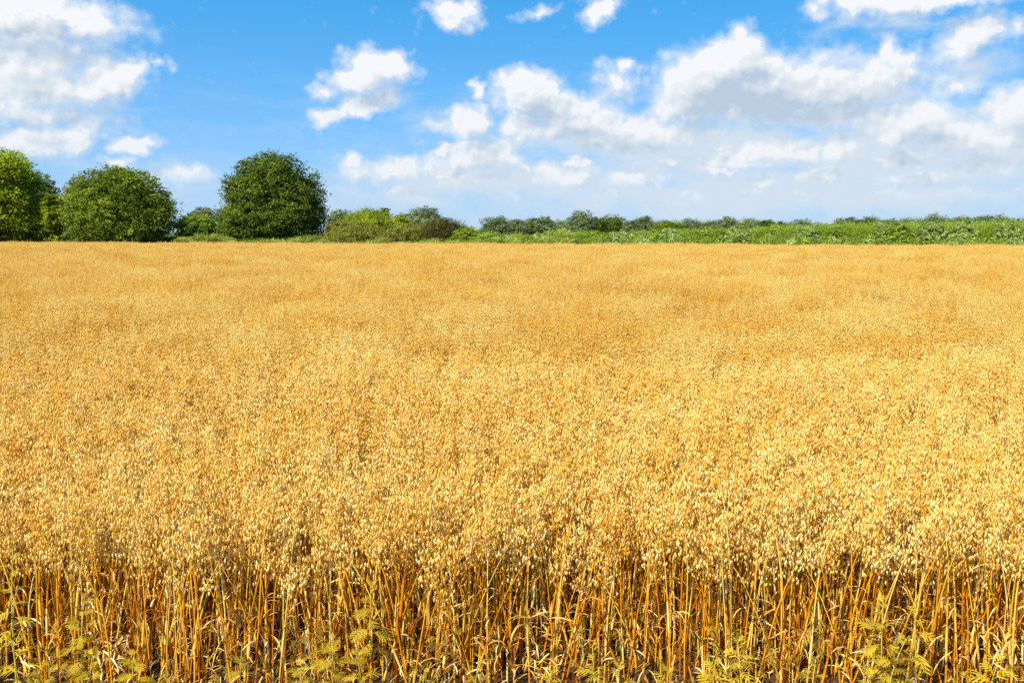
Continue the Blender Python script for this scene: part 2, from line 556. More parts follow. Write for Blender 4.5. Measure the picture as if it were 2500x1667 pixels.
# ------------------------------------------------------------------ oats
def spikelet(L, R, n, rings):
    """hanging oat spikelet: pedicel end at the origin, tip below"""
    v, t = [(0, 0, 0)], [.35]
    for z, r in rings:
        for j in range(n):
            q = j / n * 2 * math.pi
            v.append((math.cos(q) * r * R, math.sin(q) * r * R * .72, -z * L))
            t.append(.62 - .2 * z)
    v.append((0, 0, -L))
    t.append(.45)
    f3, f4 = [], []
    for j in range(n):
        f3.append((0, 1 + j, 1 + (j + 1) % n))
    for i in range(len(rings) - 1):
        for j in range(n):
            p = 1 + i * n
            f4.append((p + j, p + n + j, p + n + (j + 1) % n, p + (j + 1) % n))
    p = 1 + (len(rings) - 1) * n
    for j in range(n):
        f3.append((p + j, len(v) - 1, p + (j + 1) % n))
    return np.array(v), np.array(f3), np.array(f4) if f4 else None, np.array(t)


SP_HI = spikelet(1, 1, 5, [(.14, .75), (.42, 1.0), (.75, .62)])
SP_LO = spikelet(1, 1, 4, [(.36, 1.0)])


def rot_to(az, tilt):
    """hang direction tilted from straight down"""
    ca, sa, ct, s_ = math.cos(az), math.sin(az), math.cos(tilt), math.sin(tilt)
    Rz = np.array([[ca, -sa, 0], [sa, ca, 0], [0, 0, 1]])
    Ry = np.array([[ct, 0, s_], [0, 1, 0], [-s_, 0, ct]])
    return Rz @ Ry


def oat(r, lod, H=None, lean=None):
    """one oat plant as accumulators: stem, leaves, panicle. lod 0 near, 1 middle, 2 far"""
    H = H or r.uniform(.84, 1.06)
    az = r.uniform(0, 2 * math.pi)
    lean = abs(r.normal(0, .07)) if lean is None else lean
    nod = r.uniform(.02, .11)
    k = 8 if lod == 0 else 4
    s = np.linspace(0, 1, k)
    dx = lean * s + nod * s ** 5
    wob = .006 * np.sin(s * 7 + r.uniform(0, 6))
    ax = np.stack([np.cos(az) * dx - np.sin(az) * wob, np.sin(az) * dx + np.cos(az) * wob, H * s - .5 * dx * dx], 1)
    stem, pan, leaves = Acc(), Acc(), []
    r0 = r.uniform(.0026, .0050)
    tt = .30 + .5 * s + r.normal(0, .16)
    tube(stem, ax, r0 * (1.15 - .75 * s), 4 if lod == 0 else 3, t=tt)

    def axis(u):
        return np.array([np.interp(u, s, ax[:, i]) for i in range(3)])
    # leaves: dry, curling away from the nodes
    if lod < 2:
        for q in range((int(r.random() < .75) + int(r.random() < .3)) if lod == 0 else 1):
            lf = Acc()
            u = r.uniform(.12, .60)
            b = axis(u)
            a2 = r.uniform(0, 2 * math.pi)
            L = r.uniform(.08, .22)
            kk = 6
            w = np.linspace(0, 1, kk)
            curl = r.uniform(1.2, 3.4)
            ang = 1.15 - curl * w
            hz = np.cumsum(np.cos(ang)) * L / kk
            vz = np.cumsum(np.sin(ang)) * L / kk
            pts = b + np.stack([np.cos(a2) * hz, np.sin(a2) * hz, vz], 1)
            tw = a2 + math.pi / 2 + w * r.uniform(-1.8, 1.8)
            side = np.stack([np.cos(tw), np.sin(tw), .5 * np.sin(w * 3 + q)], 1)
            ribbon(lf, pts, r.uniform(.003, .008) * np.array([.7, 1, 1, .9, .6, .08]), r.uniform(.1, .8), side)
            leaves.append(lf)
            if lod == 0 and r.random() < .7:       # leaf sheath hugging the stem
                us = np.linspace(u - .16, u, 4)
                sh = np.array([axis(x) for x in us])
                tube(stem, sh, r0 * np.array([1.25, 1.5, 1.45, 1.1]), 4, t=r.uniform(.45, .9))
    # panicle
    n_wh = 5 if lod == 0 else 4
    tp = r.normal(0, .07)
    for wv in range(n_wh):
        u = 1 - (.225 if lod < 2 else .21) * (1 - wv / n_wh) * r.uniform(.9, 1.1)
        b = axis(u)
        nb = int(r.integers(3, 6)) if lod == 0 else int(r.integers(3, 5))
        for q in range(nb):
            a2 = r.uniform(0, 2 * math.pi)
            L = (.075 - .045 * wv / n_wh) * r.uniform(.5, 1.25)
            up = r.uniform(.1, .9)
            mid = b + np.array([math.cos(a2) * L * .5, math.sin(a2) * L * .5, L * up])
            tip = b + np.array([math.cos(a2) * L * .9, math.sin(a2) * L * .9, L * up * .7])
            if lod == 0:
                tube(pan, np.array([b, mid, tip]), [.0006, .0005, .0004], 3, t=.35)
            m = (2 if r.random() < .6 else 1) if lod < 2 else (2 if r.random() < .4 else 1)
            for e in range(m):
                v, f3, f4, t = SP_HI if lod == 0 else SP_LO
                Ls = r.uniform(.021, .029) * (1.0 if lod < 2 else 1.12)
                Rs = Ls * r.uniform(.15, .20) * (1.0 if lod == 0 else 1.12)
                p = tip if e == 0 else (mid + tip) / 2 + r.normal(0, .006, 3)
                R = rot_to(a2 + r.normal(0, .5), abs(r.normal(0, .15)) + .03)
                pan.add((v * (Rs, Rs, Ls)) @ R.T + p - (0, 0, .004), f3, f4, t + tp + r.normal(0, .13))
    return stem, leaves, pan


def as_one(parts):
    stem, leaves, pan = parts
    return stem, leaves, pan


def proto(name, accs_mats):
    """prototype object for instancing, several materials in one mesh"""
    meshes = [(a_, m_) for a_, m_ in accs_mats if a_.n]
    tot = Acc()
    idx3, idx4 = [], []
    for i, (a_, m_) in enumerate(meshes):
        V_, f3, f4, T = a_.arrays()
        tot.add(V_, f3, f4, T)
        idx3 += [i] * len(f3)
        idx4 += [i] * len(f4)
    me = tot.mesh(name, meshes[0][1])
    for a_, m_ in meshes[1:]:
        me.materials.append(m_)
    me.polygons.foreach_set('material_index', np.array(idx3 + idx4, np.int32))
    return bpy.data.objects.new(name, me)


def instancer(name, pts, rot, scl, idx, protos, label, cat=None, kind='stuff'):
    """one 'stuff' object: a point cloud that places the prototypes (geometry nodes)"""
    pc = bpy.data.collections.new(name + '_sources')
    for i, p in enumerate(protos):
        p.name = f'{name}_source_{i:02d}'
        pc.objects.link(p)
    me = bpy.data.meshes.new(name)
    me.vertices.add(len(pts))
    me.vertices.foreach_set('co', np.asarray(pts, np.float32).ravel())
    for nm, ty, key, arr in (('rot', 'FLOAT_VECTOR', 'vector', rot), ('scl', 'FLOAT_VECTOR', 'vector', scl)):
        at_ = me.attributes.new(nm, ty, 'POINT')
        at_.data.foreach_set(key, np.asarray(arr, np.float32).ravel())
    at_ = me.attributes.new('pick', 'INT', 'POINT')
    at_.data.foreach_set('value', np.asarray(idx, np.int32))
    o = link(name, me, label=label, cat=cat, kind=kind)
    ng = bpy.data.node_groups.new(name, 'GeometryNodeTree')
    ng.interface.new_socket('Geometry', in_out='INPUT', socket_type='NodeSocketGeometry')
    ng.interface.new_socket('Geometry', in_out='OUTPUT', socket_type='NodeSocketGeometry')
    N = ng.nodes
    gi, go = N.new('NodeGroupInput'), N.new('NodeGroupOutput')
    ip = N.new('GeometryNodeInstanceOnPoints')
    ci = N.new('GeometryNodeCollectionInfo')
    ci.inputs['Collection'].default_value = pc
    ci.inputs['Separate Children'].default_value = True
    ci.inputs['Reset Children'].default_value = True

    def named(nm, ty):
        q = N.new('GeometryNodeInputNamedAttribute')
        q.data_type = ty
        q.inputs['Name'].default_value = nm
        return q.outputs['Attribute']
    er = N.new('FunctionNodeEulerToRotation')
    L = ng.links.new
    L(named('rot', 'FLOAT_VECTOR'), er.inputs[0])
    L(gi.outputs[0], ip.inputs['Points'])
    L(ci.outputs[0], ip.inputs['Instance'])
    ip.inputs['Pick Instance'].default_value = True
    L(named('pick', 'INT'), ip.inputs['Instance Index'])
    L(er.outputs[0], ip.inputs['Rotation'])
    L(named('scl', 'FLOAT_VECTOR'), ip.inputs['Scale'])
    L(ip.outputs[0], go.inputs[0])
    md = o.modifiers.new('scatter', 'NODES')
    md.node_group = ng
    return o


def vnoise(x, y, seed=0):
    """cheap smooth noise for uneven growth, about -1..1"""
    r_ = np.random.default_rng(seed)
    s = np.zeros_like(np.asarray(x, float))
    for k_ in range(9):
        fx, fy = r_.normal(0, 1, 2) * (.35 * 1.35 ** k_)
        s = s + np.sin(x * fx + y * fy + r_.uniform(0, 6.28)) * .9 ** k_
    return s / 2.6


def plant_mesh_set(n, lod, seed):
    r = np.random.default_rng(seed)
    out = []
    for i in range(n):
        stem, leaves, pan = oat(r, lod)
        lv = Acc()
        for l in leaves:
            lv.merge(l)
        out.append(proto('oat_source', [(stem, M_STEM), (lv, M_LEAFDRY), (pan, M_GRAIN)]))
    return out


# near oats: single plants, everything up to 9 m except the front rows built one by one
FRONT0 = 3.98
NEAR = 9.0


def front_line(x):
    return FRONT0 + .07 * np.sin(x * 1.9 + 1.0) + .05 * np.sin(x * 4.7)


protos = plant_mesh_set(22, 0, 11)
dens = 700
W_ = .575 * NEAR + 3.5
n = int(dens * (NEAR - FRONT0) * 2 * W_)
x = rng.uniform(-W_, W_, n)
y = rng.uniform(FRONT0 - .1, NEAR + .25, n)
k = (np.abs(x) < .575 * y + 3.5) & (y > front_line(x)) & ~((np.abs(x) < 2.46) & (y < front_line(x) + .27))
gap = vnoise(x * 2.2, y * 1.3, 3)
k &= rng.random(n) < np.clip(1.15 + .9 * vnoise(x * 5.0, y * 2.0, 44), .25, 1)
k &= rng.random(n) < np.clip(.92 + .55 * gap, .10, 1.0) * np.where(y < FRONT0 + 1.1, 1.0, .48)
x, y, gap = x[k], y[k], gap[k]
n = len(x)
hs = .955 + .05 * vnoise(x * 1.5, y * 1.5, 5) + .03 * gap + rng.normal(0, .065, n)
hs = np.where(y < FRONT0 + .9, hs - .13 * rng.random(n) ** 2, hs)
rot = np.stack([rng.normal(0, .055, n), rng.normal(0, .055, n), rng.uniform(0, 6.283, n)], 1)
big = rng.random(n) < .04
rot[big, :2] *= 4
instancer('oat_crop_near', np.stack([x, y, np.full(n, .004)], 1), rot, np.stack([np.ones(n), np.ones(n), hs], 1),
          rng.integers(0, 22, n), protos, 'ripe golden oats standing close together just behind the front rows', None)

# middle and far oats: tufts of many plants
r = np.random.default_rng(21)
tufts = []
for i in range(12):
    S_, L_, P_ = Acc(), Acc(), Acc()
    thin = i >= 9
    for j in range(80 if thin else 150):
        q = r.normal(0, .36, 2)
        st_, lv_, pn_ = oat(r, 1 if j % 3 == 0 else 2)
        off = (q[0], q[1], -.10 * (np.hypot(*q) > .6) + r.normal(0, .075) - (.14 if thin else 0))
        S_.merge(st_, off=off)
        if not thin or j % 2:
            P_.merge(pn_, off=off, dt=r.normal(0, .05))
        for l in lv_:
            L_.merge(l, off=off)
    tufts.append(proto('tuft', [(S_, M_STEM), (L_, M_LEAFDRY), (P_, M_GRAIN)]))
pts = []
step = .80
for yy in np.arange(NEAR - .1, 150, step * .87):
    half = .60 * yy + 8
    off = rng.uniform(0, step)
    xx = np.arange(-half + off, half, step)
    pts.append(np.stack([xx, np.full(len(xx), yy)], 1))
pts = np.concatenate(pts)
pts += rng.uniform(-.3, .3, pts.shape)
pts = pts[pts[:, 1] < edge_y(pts[:, 0]) + .4 * rng.normal(0, 1, len(pts))]
g = vnoise(pts[:, 0] * .55, pts[:, 1] * .35, 9)
k = rng.random(len(pts)) < np.clip(.97 + .5 * (g + .2), .40, 1)
pts, g = pts[k], g[k]
n = len(pts)
g2 = vnoise(pts[:, 0] * 1.9, pts[:, 1] * 1.1, 31)
pick = np.where(rng.random(n) < np.clip(.16 - .60 * (g2 + .25), .05, .9), rng.integers(9, 12, n), rng.integers(0, 9, n))
hz = .925 + .068 * vnoise(pts[:, 0] * .7, pts[:, 1] * .45, 12) + .055 * g2 + rng.normal(0, .04, n)
instancer('oat_crop_far', np.column_stack([pts, np.full(n, .0)]),
          np.stack([rng.normal(0, .02, n), rng.normal(0, .02, n), rng.uniform(0, 6.283, n)], 1),
          np.stack([np.ones(n), np.ones(n), hz], 1), pick, tufts,
          'wide field of ripe golden oats reaching back to the trees')
# a few taller heads above the far edge
r = np.random.default_rng(5)
tall = [p for p in plant_mesh_set(6, 1, 77)]
n = 460
x = rng.uniform(-75, 60, n)
y = edge_y(x) + rng.uniform(-3, .8, n)
instancer('oat_crop_edge', np.stack([x, y, np.zeros(n)], 1), np.stack([rng.normal(0, .1, n)] * 2 + [rng.uniform(0, 6, n)], 1),
          np.stack([np.full(n, 1.7), np.full(n, 1.7), 1.0 + .5 * rng.random(n) ** 2], 1), rng.integers(0, 6, n), tall,
          'taller oat heads standing out along the far edge of the field')

# front rows: 300 plants one by one, with their parts
r = np.random.default_rng(3)
variants = []
for i in range(26):
    lean = None if i < 15 else r.uniform(.12, .34)
    stem, leaves, pan = oat(r, 0, H=r.uniform(.80, 1.05), lean=lean)
    variants.append((stem.mesh('stem', M_STEM), [l.mesh('leaf', M_LEAFDRY) for l in leaves], pan.mesh('panicle', M_GRAIN), lean is not None))
for i in range(300):
    vi = int(r.integers(0, 26))
    sm, lms, pm, leaning = variants[vi]
    x = -2.44 + 4.88 * (i + r.random()) / 300
    y = float(front_line(x)) + .27 * r.random()
    tx, ty, tz = sm.vertices[len(sm.vertices) - 1].co
    rz, s_ = r.uniform(0, 6.283), r.uniform(.80, 1.12)
    if leaning:                      # slanting plants lean along the row
        rz = -math.atan2(ty, tx) + (math.pi if r.random() < .35 else 0) + r.normal(0, .45)
    dx = math.cos(rz) * tx - math.sin(rz) * ty
    tall = 'tall' if tz * s_ > .99 else ('short' if tz * s_ < .87 else 'middle sized')
    way = 'upright stem' if abs(dx) < .07 else ('stem slanting ' + ('far ' if abs(dx) > .17 else '') + ('right' if dx > 0 else 'left'))
    side_ = 'left part' if x < -.85 else ('right part' if x > .85 else 'middle')
    root = link('oat_plant', None, loc=(x, y, .004), rot=(r.normal(0, .02), r.normal(0, .02), rz),
                label=f'{tall} golden oat, {way}, {side_} of the front row', cat='oat plant', group='oat plants in the front rows of the field')
    root.empty_display_size = .05
    root.scale = (1, 1, s_)
    link('stem', sm, root)
    for l in lms:
        link('leaf', l, root)
    link('panicle', pm, root, kind='stuff')

# dry litter and low green growth between the stalks
r = np.random.default_rng(8)
lit_p = []
for i in range(8):
    A_ = Acc()
    for j in range(14):
        b = np.array([r.normal(0, .07), r.normal(0, .07), r.uniform(0, .42)])
        L = r.uniform(.05, .16)
        w = np.linspace(0, 1, 5)
        a2, c0, cu = r.uniform(0, 6.28), r.uniform(-.6, 1.3), r.uniform(.5, 3)
        an = c0 - cu * w
        h_, v_ = np.cumsum(np.cos(an)) * L / 5, np.cumsum(np.sin(an)) * L / 5
        tw = a2 + 1.57 + w * r.uniform(-2, 2)
        ribbon(A_, b + np.stack([np.cos(a2) * h_, np.sin(a2) * h_, v_], 1), r.uniform(.004, .009) * np.array([.6, 1, .9, .7, .1]),
               r.uniform(.1, 1), np.stack([np.cos(tw), np.sin(tw), .4 * np.sin(3 * w)], 1))
    lit_p.append(proto('litter', [(A_, M_LEAFDRY)]))
n = 1000
x = rng.uniform(-5, 5, n)
y = front_line(x) + rng.uniform(-.12, 2.2, n)
instancer('dry_leaf_litter', np.stack([x, y, np.full(n, .01)], 1), np.stack([rng.normal(0, .2, n), rng.normal(0, .2, n), rng.uniform(0, 6, n)], 1),
          np.stack([rng.uniform(.8, 1.4, n)] * 3, 1), rng.integers(0, 8, n), lit_p, 'curled dry leaves caught between the oat stalks')

# ------------------------------------------------------------------ weeds at the field's edge


def weed_leaf(r, L, pairs, lobed):
    """pinnate leaf growing along +X, arching"""
    A_ = Acc()

    def mid(u):
        return np.array([L * u * (1 - .12 * u), 0, L * (.28 * u - .5 * u * u)])
    us = np.linspace(0, 1, 6)
    ribbon(A_, np.array([mid(u) for u in us]), .10 * L * np.array([.25, .3, .35, .45, .5, .05]), .6, np.array([0, 1.0, 0]))
    for i in range(pairs):
        u = .22 + .68 * i / (pairs - 1)
        for sg in (-1, 1):
            ll = L * (.42 * math.sin(math.pi * (.25 + .62 * u))) * r.uniform(.85, 1.15)
            an = .75 + r.normal(0, .08)
            d = np.array([math.cos(an), sg * math.sin(an), r.uniform(-.25, .15)])
            b = mid(u)
            w = np.linspace(0, 1, 4)
            pp = b + d * ll * w[:, None] - np.array([0, 0, 1]) * (ll * .25 * w[:, None] ** 2)
            sd_ = np.cross(d, (0, 0, 1))
            ribbon(A_, pp, ll * .20 * np.array([.5, 1.0, .8, .04]), .5 + .2 * w, sd_)
            if lobed:
                for g_ in (.4, .68):
                    for s2 in (-1, 1):
                        d2 = d + s2 * sd_ * .9
                        q = b + d * ll * g_
                        l2 = ll * .38
                        ribbon(A_, q + d2 * l2 * w[:, None], l2 * .26 * np.array([.5, 1, .7, .05]), .55, np.cross(d2, (0, 0, 1)))
    return A_


M_OLIVE = leafy_mat('dull_weed_leaf', [(0, (.20, .12, .012)), (.4, (.40, .26, .018)), (.75, (.62, .43, .03)), (1, (.80, .58, .05))], trans=.35, rough=.55, rnd=.2, patch=(2.0, .2))
r = np.random.default_rng(14)
LEAVES = [weed_leaf(r, 1.0, 5, True).mesh('leaf', M_WEED), weed_leaf(r, 1.0, 6, True).mesh('leaf', M_WEED),
          weed_leaf(r, 1.0, 4, False).mesh('leaf', M_WEED), weed_leaf(r, 1.0, 5, False).mesh('leaf', M_WEED)]
DULL = [weed_leaf(r, 1.0, 5, True).mesh('leaf', M_OLIVE), weed_leaf(r, 1.0, 6, False).mesh('leaf', M_OLIVE)]
# (px, py of the tip, depth, bushiness, spread, label)
WEEDS = [
    (205, 1455, 3.20, 12, .09, 'tall olive green feathery weed before the oats, tallest near the lower left'),
    (30, 1345, 3.30, 12, .10, 'bright yellow weed highest up at the left border beside the oat heads'),
    (25, 1560, 3.10, 10, .12, 'yellow weed with long narrow leaves low at the left border'),
    (118, 1620, 3.05, 9, .08, 'small dull weed between the left corner and the tall feathery weed'),
    (225, 1595, 3.10, 11, .09, 'leafy yellow green weed directly below the tall feathery weed on the left'),
    (320, 1600, 3.05, 12, .10, 'feathery weed just right of the lower left leafy weeds'),
    (590, 1575, 3.15, 9, .08, 'dull olive weed low in the gap left of the first bright yellow tuft'),
    (735, 1625, 3.02, 13, .09, 'bright yellow finely cut weed at the bottom, left of centre'),
    (812, 1560, 3.20, 10, .10, 'olive weed half hidden between stalks, left of centre'),
    (905, 1430, 3.42, 12, .11, 'dull green weed growing high among the oat stalks left of centre'),
    (870, 1600, 3.05, 12, .10, 'feathery yellow weed at the bottom below the high dull green weed'),
    (1035, 1635, 3.00, 12, .08, 'bright yellow low weed at the bottom edge just left of centre'),
    (1170, 1600, 3.10, 7, .07, 'sparse small weed low between bare stalks at the centre'),
    (1345, 1640, 3.02, 13, .09, 'yellow weed tuft at the bottom, first one right of centre'),
    (1445, 1575, 3.08, 12, .08, 'upright yellow weed with a narrow top, right of centre'),
    (1510, 1625, 3.00, 13, .10, 'spreading bright yellow weed beside the upright narrow one'),
    (1630, 1640, 2.98, 12, .10, 'low pale yellow weed with ragged leaves at the bottom, right of centre'),
    (1745, 1610, 3.04, 13, .11, 'yellow weed with long star shaped leaves left of the larger one'),
    (1800, 1572, 3.06, 14, .12, 'large yellow star leaved weed highest of the bottom clump right of centre'),
    (1990, 1610, 3.10, 9, .08, 'thin olive weed between the star leaved clump and the right hand weeds'),
    (2155, 1470, 3.28, 13, .12, 'tall olive weed with drooping leaves, left one of the pair at the right'),
    (2232, 1462, 3.30, 13, .11, 'tall yellow topped weed, right one of the pair at the right'),
    (2210, 1560, 3.12, 12, .10, 'leafy olive weed below the tall pair at the right'),
    (2125, 1650, 3.00, 12, .11, 'pale ragged weed at the bottom below the tall pair'),
    (2350, 1645, 3.02, 12, .09, 'yellow green weed tuft at the bottom, second from the right corner'),
    (2435, 1615, 3.02, 14, .13, 'bright yellow spreading weed in the lower right corner'),
]
for i, (px, py, Y, nl, spread, lab) in enumerate(WEEDS):
    tip = at(px, py, Y + .50)
    h = tip.z
    root = link('weed', None, loc=(tip.x, tip.y, .003), label=lab, cat='weed', group='yellow green weeds along the front edge of the field')
    root.empty_display_size = .05
    k_ = 7
    s_ = np.linspace(0, 1, k_)
    bx, by = r.normal(0, .03), r.normal(0, .02)
    axp = np.stack([bx * (s_ ** 2 - 1) + .004 * np.sin(7 * s_), by * (s_ ** 2 - 1), h * s_], 1)
    st_ = Acc()
    tube(st_, axp, .0042 * (1.2 - .8 * s_), 5, t=.3 + .6 * s_)
    link('stem', st_.mesh('stem', M_WEEDSTEM), root)
    dull = 'olive' in lab or 'dull' in lab or 'small' in lab
    kind_ = 0 if ('feather' in lab or 'fine' in lab or 'olive' in lab or 'dull' in lab) else 2
    nl = int(nl * 1.5)
    for j in range(nl):
        u = 1 - .55 * (j / nl) ** 1.15
        pt = [float(np.interp(u, s_, axp[:, c_])) for c_ in range(3)]
        Ls = spread * .62 * (.50 + 1.0 * min(1, j / nl * 1.9)) * r.uniform(.85, 1.2)
        up = max(-.35, .95 - 1.5 * j / nl) + r.normal(0, .15)
        link('leaf', (DULL[int(r.integers(0, 2))] if dull and r.random() < .85 else LEAVES[kind_ + int(r.integers(0, 2))]), root, loc=pt,
             rot=(r.normal(0, .3), -up, j * 2.399 + r.normal(0, .25)), scale=(Ls, Ls, Ls))
# low cover of weed seedlings on the ground in front and between the first stalks
sd_p = []
for i in range(5):
    A_ = Acc()
    for j in range(9):
        q = weed_leaf(r, r.uniform(.05, .09), 4, False)
        a2 = j * 2.4
        c_, s2 = math.cos(a2), math.sin(a2)
        tl = r.uniform(-.9, .1)
        Mx = np.array([[c_, -s2, 0], [s2, c_, 0], [0, 0, 1]]) @ np.array([[math.cos(tl), 0, -math.sin(tl)], [0, 1, 0], [math.sin(tl), 0, math.cos(tl)]])
        A_.merge(q, Mx, (0, 0, .02 + .035 * j), dt=r.normal(-.35, .15))
    sd_p.append(proto('seedling', [(A_, M_OLIVE)]))
n = 210
x = rng.uniform(-4.5, 4.5, n)
y = front_line(x) + rng.uniform(-.35, .8, n)
instancer('weed_undergrowth', np.stack([x, y, np.full(n, .005)], 1), np.stack([rng.normal(0, .2, n), rng.normal(0, .2, n), rng.uniform(0, 6, n)], 1),
          np.stack([rng.uniform(.7, 1.25, n)] * 2 + [rng.uniform(.7, 1.7, n)], 1), rng.integers(0, 5, n), sd_p, 'low olive green weeds covering the soil among the front stalks')

# ------------------------------------------------------------------ trees and shrubs


def leaf_quads(acc, C, Nrm, size, tint, r):
    """one bent leaf-like quad per point"""
    n = len(C)
    Nrm = Nrm / (np.linalg.norm(Nrm, axis=1, keepdims=True) + 1e-9)
    ref = r.normal(0, 1, (n, 3))
    u = np.cross(Nrm, ref)
    u /= np.linalg.norm(u, axis=1, keepdims=True) + 1e-9
    w = np.cross(Nrm, u)
    s = size[:, None]
    V = np.stack([C - u * s * .6, C + w * s * .32 + Nrm * s * .08, C + u * s * .6, C - w * s * .32 + Nrm * s * .08], 1).reshape(-1, 3)
    i = np.arange(n) * 4
    acc.add(V, f4=np.stack([i, i + 1, i + 2, i + 3], 1), t=np.repeat(tint, 4))


def crown(r, w, h, dp, z0, leaf, n_leaf, n_lobe, ragged=.07, base_w=.85, dome=.5, fill=.22):
    """crown mesh: lobes spread evenly over a rounded hull; leaves grow in clumps on the lobes"""
    A_ = Acc()
    lobes = []
    ctr = np.array([0, 0, z0 + h * dome])
    for i in range(n_lobe):
        dz = 1 - 2 * (i + .5) / n_lobe
        th = i * 2.39996 + r.normal(0, .25)
        dz = float(np.clip(dz + r.normal(0, .06), -1, 1))
        rad = min(.42, 1.25 / math.sqrt(n_lobe)) * r.uniform(.75, 1.25)
        R = np.array([rad * w * r.uniform(.9, 1.15), rad * dp, min(rad * w * r.uniform(.7, .95), h * .36)])
        rr = math.sqrt(max(0, 1 - dz * dz)) if dz > 0 else (base_w + (1 - base_w) * (1 + dz)) * min(1, math.sqrt(max(0, 1 - dz ** 6)) + .2)
        pull = r.uniform(.86, 1.02)
        hz = h * (1 - dome) - R[2] * .8 if dz > 0 else h * dome - R[2] * .8
        c = np.array([math.cos(th) * rr * (w / 2 - R[0] * .85) * pull, math.sin(th) * rr * (dp / 2 - R[1] * .85) * pull, ctr[2] + dz * hz * (pull if dz > 0 else 1)])
        lobes.append((c, R, r.normal(0, .16)))
    per = n_leaf // n_lobe
    for c, R, tl in lobes:
        ncl = max(6, per // 20)
        d = r.normal(0, 1, (ncl * 4, 3))
        d /= np.linalg.norm(d, axis=1, keepdims=True)
        o_ = c - ctr
        o_ = o_ / (np.linalg.norm(o_) + 1e-6)
        d = d[(d @ o_ > -.25)][:ncl]
        ncl = len(d)
        rad = r.uniform(.82, 1.0, ncl)
        inner = r.random(ncl) < fill
        rad[inner] = r.uniform(.3, .8, inner.sum())
        out_ = r.random(ncl) < ragged
        rad[out_] *= r.uniform(1.05, 1.25, out_.sum())
        cc = c + d * R * rad[:, None]
        ct = tl + r.normal(0, .19, ncl) + .52
        m = per // ncl
        sg = np.array([R[0], R[0], R[0] * .6]) * .13
        Pp = (cc[:, None] + r.normal(0, 1, (ncl, m, 3)) * sg).reshape(-1, 3)
        Nn = (np.repeat(d, m, 0) * .8 + np.array([0, 0, .35]) + r.normal(0, .5, (ncl * m, 3)))
        Pp[:, 2] = np.maximum(Pp[:, 2], z0 - .05)
        leaf_quads(A_, Pp, Nn, leaf * r.uniform(.6, 1.3, len(Pp)), np.repeat(ct, m) + r.normal(0, .08, len(Pp)), r)
    # the inside of the crown: sparser, larger sprays
    m = n_leaf // 9
    d = r.normal(0, 1, (m, 3))
    d /= np.linalg.norm(d, axis=1, keepdims=True)
    q = d * np.array([w * .40, dp * .40, 0]) * r.uniform(.5, 1, (m, 1)) + ctr
    q[:, 2] += np.where(d[:, 2] > 0, h * (1 - dome) * .78, h * dome * .9) * d[:, 2] * r.uniform(.6, 1, m)
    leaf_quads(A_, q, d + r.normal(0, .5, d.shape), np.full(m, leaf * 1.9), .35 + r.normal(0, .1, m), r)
    return A_, lobes


def tree(name, px0, px1, ptop, Y, mat, label, cat, group, n_leaf, leaf, n_lobe=26, trunk_h=None, seed=0, dp=1.0, squat=True, z_low=.0, **kw):
    r_ = np.random.default_rng(seed + 100)
    c = at((px0 + px1) / 2, HOR, Y)
    w = (px1 - px0) / F_PX * Y * .95
    top = CAM_Z + (HOR - ptop) / F_PX * Y
    gz = bank_z(c.x, Y) - .03
    root = link(name, None, loc=(c.x, Y, gz), label=label, cat=cat, group=group)
    h_all = top - gz
    z0 = z_low * h_all
    A_, lobes = crown(r_, w, h_all - z0, w * dp, z0, leaf, n_leaf, n_lobe, **kw)
    link('crown' if cat == 'tree' else 'foliage', A_.mesh('crown', mat, False), root, kind='stuff')
    # trunk and limbs reaching into the lobes
    T_ = Acc()
    tr = max(.03, w * .028)
    th = h_all * .35 + z0 * .5
    bend = r_.normal(0, .05 * w, 2)
    s_ = np.linspace(0, 1, 6)
    ax_ = np.stack([bend[0] * s_ ** 2, bend[1] * s_ ** 2, th * s_], 1)
    tube(T_, ax_, tr * (1.35 - .7 * s_), 8, t=.4)
    for c_, R, _ in lobes[:9]:
        b = ax_[int(r_.integers(2, 6))]
        m_ = (b + c_) / 2 + np.array([0, 0, .05 * h_all])
        tube(T_, np.array([b, m_, c_]), [tr * .5, tr * .32, tr * .1], 5, t=.5)
    link('trunk', T_.mesh('trunk', M_BARK), root)
    return root


NG = 'trees and bushes along the far side of the field'
tree('broadleaf_tree', -130, 110, 362, 111, G_BRIGHT, 'large yellow green tree cut off by the left border of the photo', 'tree', NG, 44200, .26, 44, seed=1, dome=.55, base_w=.95)
tree('broadleaf_tree', 60, 158, 424, 150, G_GREY, 'dark grey green tree showing behind the gap between the two leftmost large trees', 'tree', NG, 11900, .30, 22, seed=2)
tree('leafy_shrub', 98, 165, 468, 111, G_BRIGHT, 'narrow yellowish bush squeezed between the leftmost tree and the wide dark bush', 'shrub', NG, 8840, .20, 16, seed=3)
tree('broadleaf_tree', 152, 226, 436, 142, G_GREY, 'greyish tree whose left shoulder peeps out behind the wide bushy tree', 'tree', NG, 8500, .28, 16, seed=4)
tree('broadleaf_tree', 158, 430, 410, 110, G_MID, 'wide low bushy green tree, second large one from the left', 'tree', NG, 51000, .25, 48, seed=5, dome=.45, base_w=.97)
tree('leafy_shrub', 450, 545, 507, 150, G_GREY, 'dark low bush behind the small green bush left of the round tree', 'shrub', NG, 7140, .26, 16, seed=6)
tree('leafy_shrub', 430, 526, 521, 113, G_FRESH, 'small rounded green bush between the wide bushy tree and the round tree', 'shrub', NG, 10200, .20, 18, seed=7)
tree('leafy_shrub', 510, 590, 540, 115, G_PALE, 'pale green low bush at the left foot of the round tree', 'shrub', NG, 6120, .18, 14, seed=8)
